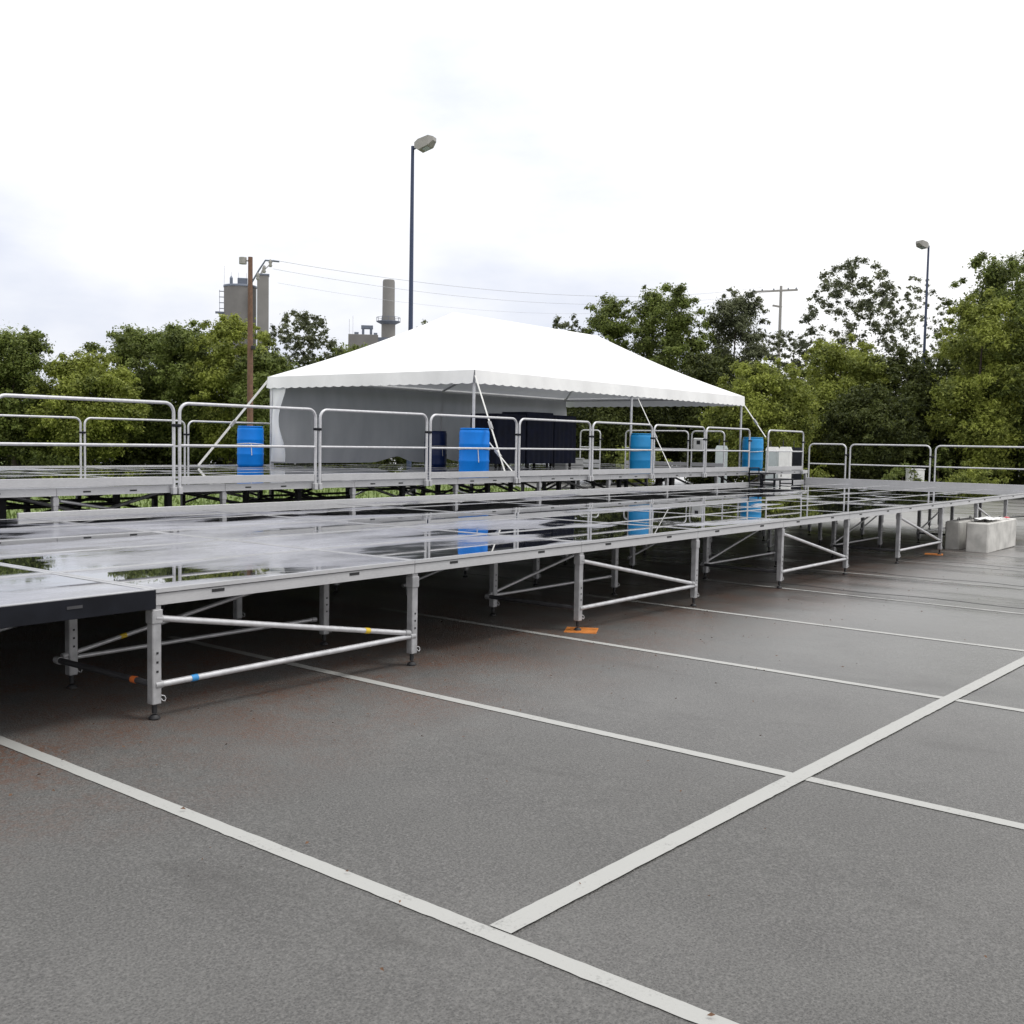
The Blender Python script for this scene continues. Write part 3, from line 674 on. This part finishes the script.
# ------------------------------------------------------------------ poles and lamps
def lamp(u, v, dist, side, label, scale=1, mat='bronze', yaw=0, tilt=0):
    x, y = spot(u, dist); g = gz(x, y); zt = topz(u, v, dist); root = empty('street_lamp', (x, y, g)); h = zt-g
    m = MB(); m.tube([(0,0,.5),(0,0,h*.5),(0,0,h)], [.10*scale,.085*scale,.06*scale], 12); m.build('pole', M[mat], root)
    m = MB(); m.lathe([(.28,0),(.28,.46),(.22,.5)], 20); m.build('base', M['concrete'], root)
    d = Vector((R2.x, R2.y, 0)).normalized()*side; f = Vector((FW.x, FW.y, 0)).normalized()*yaw; d = (d+f).normalized(); n = Vector((-d.y, d.x, 0))
    m = MB(); m.tube([(0,0,h-.12), d*.30+Vector((0,0,h-.02))], .035*scale, 8); m.build('arm', M[mat], root)
    m = MB(); s = scale; sl_ = Vector((0,0,tilt)); vs = []
    for a, w_, z0, z1 in ((.12,.14,-.12,.06),(.30,.24,-.26,.12),(.70,.26,-.16,.18),(.86,.15,.0,.13)):
        for sgn, z in ((-1,z0),(1,z0),(1,z1),(-1,z1)): vs.append(d*a*s + n*(w_*s*sgn) + Vector((0,0,h+z*s+.02+tilt*a)))
    fs = [(3,2,1,0),(12,13,14,15)] + [(r_*4+i, r_*4+(i+1)%4, (r_+1)*4+(i+1)%4, (r_+1)*4+i) for r_ in range(3) for i in range(4)]
    m.add(vs, fs); hd = m.build('lamp_head', M['lamp'], root)
    m = MB(); p0 = d*.45*s+Vector((0,0,h-.225*s+tilt*.4)); p1 = d*.62*s+Vector((0,0,h-.165*s+tilt*.65)); m.prism(p0, p1, .34*s, .02); m.build('lens', M['greyp'], hd)
    tag(root, label, 'street lamp', 'car park lamps'); return root
lamp(409.3, 146, 40, 1, 'tall lamp post rising behind the white tent, head to the right', 1.0, 'bronze', -.35, .12)
lamp(920.5, 246, 60, -1, 'thinner distant lamp post among the right-hand trees, head to the left', .85, 'bronze', -.4, .05)

def upole(u, v, dist, label, left=True):
    x, y = spot(u, dist); g = gz(x, y); h = topz(u, v, dist)-g; root = empty('utility_pole', (x, y, g))
    m = MB(); m.tube([(0,0,-.1),(.0,.0,h*.5),(0,0,h)], [.135,.115,.09], 12); m.build('pole', M['wood'], root)
    return root, h
D2 = Vector((R2.x, R2.y, 0)).normalized()
root, h1 = upole(250.0, 257, 45, ''); tag(root, 'brown wooden utility pole left of the tent with a drum at its top', 'utility pole')
m = MB(); p = -D2*.30; m.tube([p+Vector((-.0,0,h1-.28)), p+Vector((0,0,h1-.02))], .15, 12); m.tube([p+Vector((0,0,h1-.15)), Vector((0,0,h1-.15))], .03, 6); m.build('transformer', M['lamp'], root)
m = MB(); m.tube([(0,0,h1-1.1), D2*.35+Vector((0,0,h1-.5)), D2*.6+Vector((0,0,h1-.12)), D2*1.15+Vector((0,0,h1-.16))], .035, 8); m.build('bracket', M['bluesteel'], root)
m = MB(); 
for a_, z_ in ((.3,-.9),(.55,-.62),(.8,-.38)): m.lathe([(.05,h1+z_),(.08,h1+z_+.06),(.05,h1+z_+.12),(.08,h1+z_+.18),(.03,h1+z_+.3)], 10, (D2.x*a_, D2.y*a_))
m.build('insulators', M['lamp'], root); up1 = root
m = MB(); m.box(-.08,-.26,h1*.60,.08,-.13,h1*.60+.16,.02); m.build('clamp', M['black'], root)
root, h2 = upole(776, 286, 78, ''); root.children[0].data.materials[0] = M['lamp']; tag(root, 'grey utility pole with crossarms beyond the right-hand trees', 'utility pole')
m = MB(); m.prism(-D2*2.0+Vector((0,0,h2-.45)), D2*1.15+Vector((0,0,h2-.25)), .12, .13); m.build('crossarm', M['lamp'], root)
m = MB(); m.prism(-D2*.55+Vector((0,0,h2-1.35)), D2*.1+Vector((0,0,h2-1.45)), .12, .12); m.build('crossarm', M['lamp'], root)
m = MB()
for a_ in (-1.9,-1.3,-.5,.5,1.05): q = D2*a_+Vector((0,0,h2-.35+.06*a_)); m.lathe([(.04,q.z),(.07,q.z+.08),(.03,q.z+.2)], 8, (q.x,q.y))
m.build('insulators', M['bluesteel'], root); up2 = root
P1 = up1.location + D2*.9 + Vector((0,0,h1-.1)); P2 = up2.location + Vector((0,0,h2-.1))
P1 = Vector(up1.location) + D2*.9 + Vector((0,0,h1-.1))
for k, (o1, o2, dz, sg, r_) in enumerate([(.0,-1.3,0,1.0,.010),(.0,-.5,-.35,1.2,.008),(.2,-1.9,-.9,1.3,.005)]):
    A = P1 + D2*o1 + Vector((0,0,dz)); B = P2 + D2*o2 + Vector((0,0,dz*.5)); pts = []
    for i in range(33):
        f = i/32; q = A.lerp(B, f); q.z -= sg*4*f*(1-f); pts.append(q)
    m = MB(); m.tube(pts, r_, 5)
    tag(m.build('power_line', M['wire']), ['upper power line from the wooden pole across to the grey one','middle power line from the wooden pole across to the grey one','lowest faint power line between the two poles'][k], 'power line', 'power lines')

# ------------------------------------------------------------------ far industrial structures
def far_frame(u, dist):
    x, y = spot(u, dist); g = gz(x, y); d = math.atan2(y, x); return empty('x', (x, y, g), d)
px = 300/1082*1.0
r0 = far_frame(240, 300); r0.name = 'concrete_silo'; H = topz(243, 288, 300)-r0.location.z
m = MB(); m.lathe([(4.2,0),(4.2,H)], 32); m.build('silo_shaft', M['tower'], r0)
m = MB(); m.lathe([(4.35,H),(4.35,H+.5),(4.2,H+.55)], 32); m.build('roof_rim', M['bluesteel'], r0)
m = MB(); m.box(-1,1.9,H+.5,1,2.7,H+2.4); m.add([(-1,1.9,H+2.4),(1,1.9,H+2.4),(1,2.7,H+2.4),(-1,2.7,H+2.4),(0,2.3,H+3.2)],[(0,1,4),(1,2,4),(2,3,4),(3,0,4)])
m.box(-1.2,-1.9,H+.5,1.2,.7,H+2.5,.1); m.box(-.8,-3.2,H+.5,.8,-2.3,H+2.2,.1); m.build('rooftop_machinery', M['bluesteel'], r0)
m = MB()
for k in range(5): zz = H-1.2-k*1.5; m.box(-.4,4.2,zz,.4,5.4,zz+.12); 
m.box(-.5,4.2,H-7,.5,6.4,H-6.5); m.box(-.3,5.25,H-7,-.2,5.35,H-.8); m.box(.2,5.25,H-7,.3,5.35,H-.8); m.build('side_stair', M['bluesteel'], r0)
m = MB()
for yy, hh in ((4.1,5.6),(2.3,4),(.4,4),(-1.6,4)): m.tube([(0,yy,H),(0,yy,H+hh)], .05, 5)
m.build('antenna', M['wire'], r0)
tag(r0, 'broad round concrete silo with blue rooftop machinery above the left trees', 'silo')
r1 = far_frame(262.5, 296); r1.name = 'elevator_tower'; H = topz(265, 275, 296)-r1.location.z
m = MB(); m.box(-1.5,-1.5,0,1.5,1.5,H,.05); m.build('shaft', M['tower2'], r1); m = MB(); m.box(-1.2,-2.6,H-15.6,1.2,-1.5,H-15.2); m.box(-1.65,-1.65,H-.3,1.65,1.65,H+.1); m.build('ledge', M['bluesteel'], r1)
m = MB(); m.prism((0,.6,H),(0,-.5,H+2.4), .5,.5); m.prism((0,-.2,H+1.2),(0,-2.0,H+3.0), .25,.25); m.build('top_hoist', M['lamp'], r1)
tag(r1, 'slim square concrete tower right of the round silo', 'tower')
r2 = far_frame(387.2, 320); r2.name = 'smokestack'; H = topz(389, 280, 320)-r2.location.z
m = MB(); m.lathe([(2.1,0),(2.0,H-11),(1.8,H-10),(1.75,H-.6),(1.6,H)], 28); m.build('chimney_shaft', M['tower2'], r2)
m = MB(); m.lathe([(1.9,H-12.9),(3.5,H-12.1),(3.5,H-11.9),(1.9,H-11.9)], 20)
for k in range(12):
    a = k*math.pi/6; m.tube([(3.4*math.cos(a),3.4*math.sin(a),H-12),(3.4*math.cos(a),3.4*math.sin(a),H-10.8)], .07, 5)
m.tube([(3.4*math.cos(a),3.4*math.sin(a),H-10.8) for a in [k*math.pi/8 for k in range(17)]], .06, 5); m.build('gallery', M['bluesteel'], r2)
tag(r2, 'round pale smokestack with a gallery ring behind the tent roof', 'smokestack')
r3 = far_frame(362, 310); r3.name = 'plant_building'; H = topz(364, 336, 310)-r3.location.z
m = MB(); m.box(-5,-4.2,0,5,4,H,.1); m.build('wall', M['tower'], r3)
m = MB(); m.box(-1,-2.6,H,1,-1.9,H+2.0); m.box(-1,-.4,H,1,.3,H+2.0); m.box(-1.1,-2.8,H+2.0,1.1,.5,H+2.9); m.box(-2,-4.0,H,2,-3,H+.8); m.box(-.5,1.2,H,.5,2.4,H+1.0); m.box(-2,-8.5,H-2,2,-4.2,H-.4); m.build('roof_plant', M['bluesteel'], r3)
m = MB(); m.tube([(0,3.8,H),(0,3.8,H+4.6)], .06, 5); m.tube([(0,2.8,H),(0,2.8,H+5.6)], .05, 5); m.build('antenna', M['wire'], r3)
tag(r3, 'low concrete plant building with roof machinery left of the smokestack', 'building')

# ------------------------------------------------------------------ trees
def mesh_np(name, V, nf, mat, parent):
    me = bpy.data.meshes.new(name); me.vertices.add(len(V)); me.vertices.foreach_set('co', V.astype(np.float32).ravel())
    me.loops.add(nf*4); me.loops.foreach_set('vertex_index', np.arange(nf*4, dtype=np.int32)); me.polygons.add(nf)
    me.polygons.foreach_set('loop_start', np.arange(0, nf*4, 4, dtype=np.int32)); me.update(calc_edges=True); me.materials.append(mat)
    o = bpy.data.objects.new(name, me); COL.objects.link(o); o.parent = parent; return o
def leaves(rs, cents, rads, counts, size, flat=.8):
    C = np.repeat(cents, counts, 0); Rr = np.repeat(rads, counts)
    n = len(C); d = rs.normal(size=(n,3)); d /= np.linalg.norm(d, axis=1)[:,None]
    rr = Rr*np.minimum(1.9, np.abs(rs.normal(.62, .38, n))); p = C + d*rr[:,None]*np.array([1,1,flat])
    # leaves sit on short drooping sprays: neighbours share a direction
    nrm = d*.7 + rs.normal(size=(n,3))*.6 + np.array([0,0,.6]); nrm /= np.linalg.norm(nrm, axis=1)[:,None]
    a = rs.normal(size=(n,3)); a -= nrm*(a*nrm).sum(1)[:,None]; a /= np.linalg.norm(a, axis=1)[:,None]; b = np.cross(nrm, a)
    s = size*(.5+1.0*rs.random(n))[:,None]
    V = np.stack([p-a*s, p-b*s*.5+a*s*.1, p+a*s*1.1, p+b*s*.5+a*s*.1], 1).reshape(-1,3)
    return V, n
def tree(u, vtop, wpx, dist, mat, label, seed, dens=1.0, kind='deciduous_tree', loose=False, zbot=.8, nclump=34, group=None, leaf=.15):
    rs = np.random.RandomState(seed); x, y = spot(u, dist); g = gz(x, y); H = topz(u, vtop, dist)-g
    rx = wpx/2*dist/1082; root = empty(kind, (x, y, g))
    zc = (H*.98+zbot)/2; hz = (H-zbot)/2
    cents = []; rads = []
    for i in range(nclump):
        th = rs.uniform(0, 2*math.pi); uz = rs.uniform(-.95, .97); prof = math.sqrt(max(.05, 1-uz*uz))**.75
        if uz < -.2: prof = max(prof, .72)
        k = rs.uniform(.40, 1.0); r = rx*rs.uniform(.16,.34)*(1.1 if uz < .3 else .85)
        cents.append(((rx*prof*k-r*.55)*math.cos(th), (rx*prof*k-r*.55)*math.sin(th), zc+uz*(hz-r*.6))); rads.append(r*(.42 if loose else 1))
    # ragged small clumps on the outline
    for i in range(int(nclump*1.1)):
        th = rs.uniform(0, 2*math.pi); uz = rs.uniform(-.5, 1); prof = math.sqrt(max(.02, 1-uz*uz))**.8; r = rx*rs.uniform(.05,.12)
        k = rs.uniform(.95,1.12); cents.append((rx*prof*k*math.cos(th), rx*prof*k*math.sin(th), zc+uz*hz*rs.uniform(.93,1.04))); rads.append(r)
    cents = np.array(cents); rads = np.array(rads)
    cnt = np.maximum(12, (rads**2/leaf**2*9.5*dens)).astype(int)
    V, n = leaves(rs, cents, rads, cnt, leaf)
    if kind == 'shrub': m = MB(); m.tube([(0,0,-.05),(.03,.02,H*.3),(0,.05,H*.6)], [.06,.045,.02], 8)
    else:
        m = MB(); m.tube([(0,0,-.1),(.05,.03,H*.25),(-.04,.06,H*.5),(.03,0,H*(.66 if loose else .84))], [.17+.02*rx,.12,.07,.02], 9)
        big = np.argsort(-rads)[:(34 if loose else 16)]
        for i in big:
            c = cents[i]; s0 = min(max(.15, (c[2]-rx*.5)/H), .8)*H
            m.tube([(0,.03,s0),(c[0]*.45,c[1]*.45,s0+(c[2]-s0)*.45+.12),tuple(c)], [.05,.03,.012], 6)
    m.build('trunk', M['bark'], root)
    mesh_np('crown', V, n, M[mat], root)
    tag(root, label, 'shrub' if kind == 'shrub' else 'tree', group); return root
GT = 'trees behind the platform'
TL = [
 (15, 328, 95, 52, 'leafA', 'olive green tree at the left edge of the photo', 1.0),
 (-55, 340, 90, 55, 'leafA', 'green tree just outside the left edge', 1.0),
 (88, 352, 95, 50, 'leafB', 'rounded yellow-green tree second from the left edge', 1.1),
 (140, 326, 105, 56, 'leafA', 'broad green tree midway between the left edge and the wooden pole', 1.1),
 (192, 322, 90, 54, 'leafA', 'green tree just left of the round silo', 1.1),
 (232, 316, 85, 52, 'leafB', 'yellow-green treetop in front of the round silo', 1.1),
 (300, 312, 80, 58, 'leafC', 'loose grey-green tree between the slim tower and the tent roof', .6),
 (268, 350, 80, 50, 'leafA', 'lower green tree behind the wooden pole', 1.1),
 (345, 345, 100, 60, 'leafA', 'green tree hidden mostly behind the tent roof at left', 1.0),
 (428, 322, 60, 75, 'leafC', 'thin distant treetop peeping over the tent roof beside the lamp post', .35),
 (565, 316, 60, 64, 'leafC', 'small grey-green tree just right of the tent ridge', .6),
 (603, 291, 72, 62, 'leafA', 'upright green tree above the right half of the tent', .9),
 (660, 284, 100, 63, 'leafA', 'wide green tree above the tent roof slope', .95),
 (732, 290, 85, 64, 'leafC', 'grey-green tree left of the grey utility pole', .75),
 (760, 360, 98, 53, 'leafB', 'rounded bright green tree beside the tent\'s right corner', 1.4),
 (782, 330, 60, 72, 'leafC', 'thin grey-green tree below the crossarm pole', .4),
 (848, 260, 95, 70, 'leafC', 'tall loose grey-green tree with gaps of sky, right of the crossarm pole', .42),
 (838, 338, 100, 60, 'leafB', 'yellow-green tree beneath the tall loose one', 1.0),
 (908, 278, 62, 72, 'leafC', 'sparse grey tree beside the distant lamp post', .25),
 (905, 350, 95, 60, 'leafD', 'dark dense tree behind the distant lamp post', .8),
 (1000, 252, 110, 64, 'leafA', 'tallest dense tree in the right corner', .95),
 (978, 292, 85, 57, 'leafB', 'yellow-green tree in front of the tallest right-hand one', .9),
 (955, 350, 70, 60, 'leafD', 'dark lower tree between the distant lamp post and the right corner trees', .6),
 (1050, 285, 100, 58, 'leafA', 'green tree cut by the right edge of the photo', .9),
 (705, 350, 90, 60, 'leafD', 'dark green tree seen under the right end of the tent roof', 1.0),
 (620, 360, 110, 60, 'leafD', 'dark green tree seen beneath the tent roof beside the middle post', 1.0),
 (818, 385, 80, 62, 'leafD', 'dark green low tree right of the rounded bright one', 1.0),
 (870, 385, 90, 56, 'leafD', 'dark low tree above the far end guardrails', .9),
]
for i, (u, vt, w_, ds, mt, lb, dn) in enumerate(TL):
    tree(u, vt, w_, ds, mt, lb, 100+i, dn*(1.35 if dn > .5 else 1.6), loose=dn <= .6, nclump=84 if dn > .6 else 190, group=GT, leaf=.070*ds/58 if dn > .5 else .085)
# continuous low undergrowth (one uncountable mass)
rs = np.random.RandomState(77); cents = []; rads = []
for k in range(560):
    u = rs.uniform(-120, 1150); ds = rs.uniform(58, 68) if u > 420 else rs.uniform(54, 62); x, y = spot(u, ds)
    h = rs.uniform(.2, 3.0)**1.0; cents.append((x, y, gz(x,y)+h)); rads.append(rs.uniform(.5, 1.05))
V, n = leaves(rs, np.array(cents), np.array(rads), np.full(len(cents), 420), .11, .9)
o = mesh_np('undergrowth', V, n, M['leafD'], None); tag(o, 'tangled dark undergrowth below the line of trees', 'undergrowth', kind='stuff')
# a few lighter shrubs in front of the trees
for i, (u, vt, w_, ds, lb) in enumerate([(815, 462, 34, 52, 'small light green shrub behind the narrow far end guardrail'), (905, 462, 36, 52, 'small light green shrub left of the white utility cabinet'),
        (975, 462, 60, 53, 'low light green shrub behind the rightmost guardrail'), (60, 448, 70, 50, 'low green shrub behind the left rear guardrails'), (640, 440, 60, 52, 'low green shrub behind the middle tent post'), (940, 440, 40, 56, 'green shrub right of the white utility cabinet')]):
    tree(u, vt, w_, ds, 'leafB' if i % 2 == 0 else 'leafA', lb, 300+i, 1.0, kind='shrub', zbot=.1, nclump=14, group='shrubs below the trees', leaf=.06)
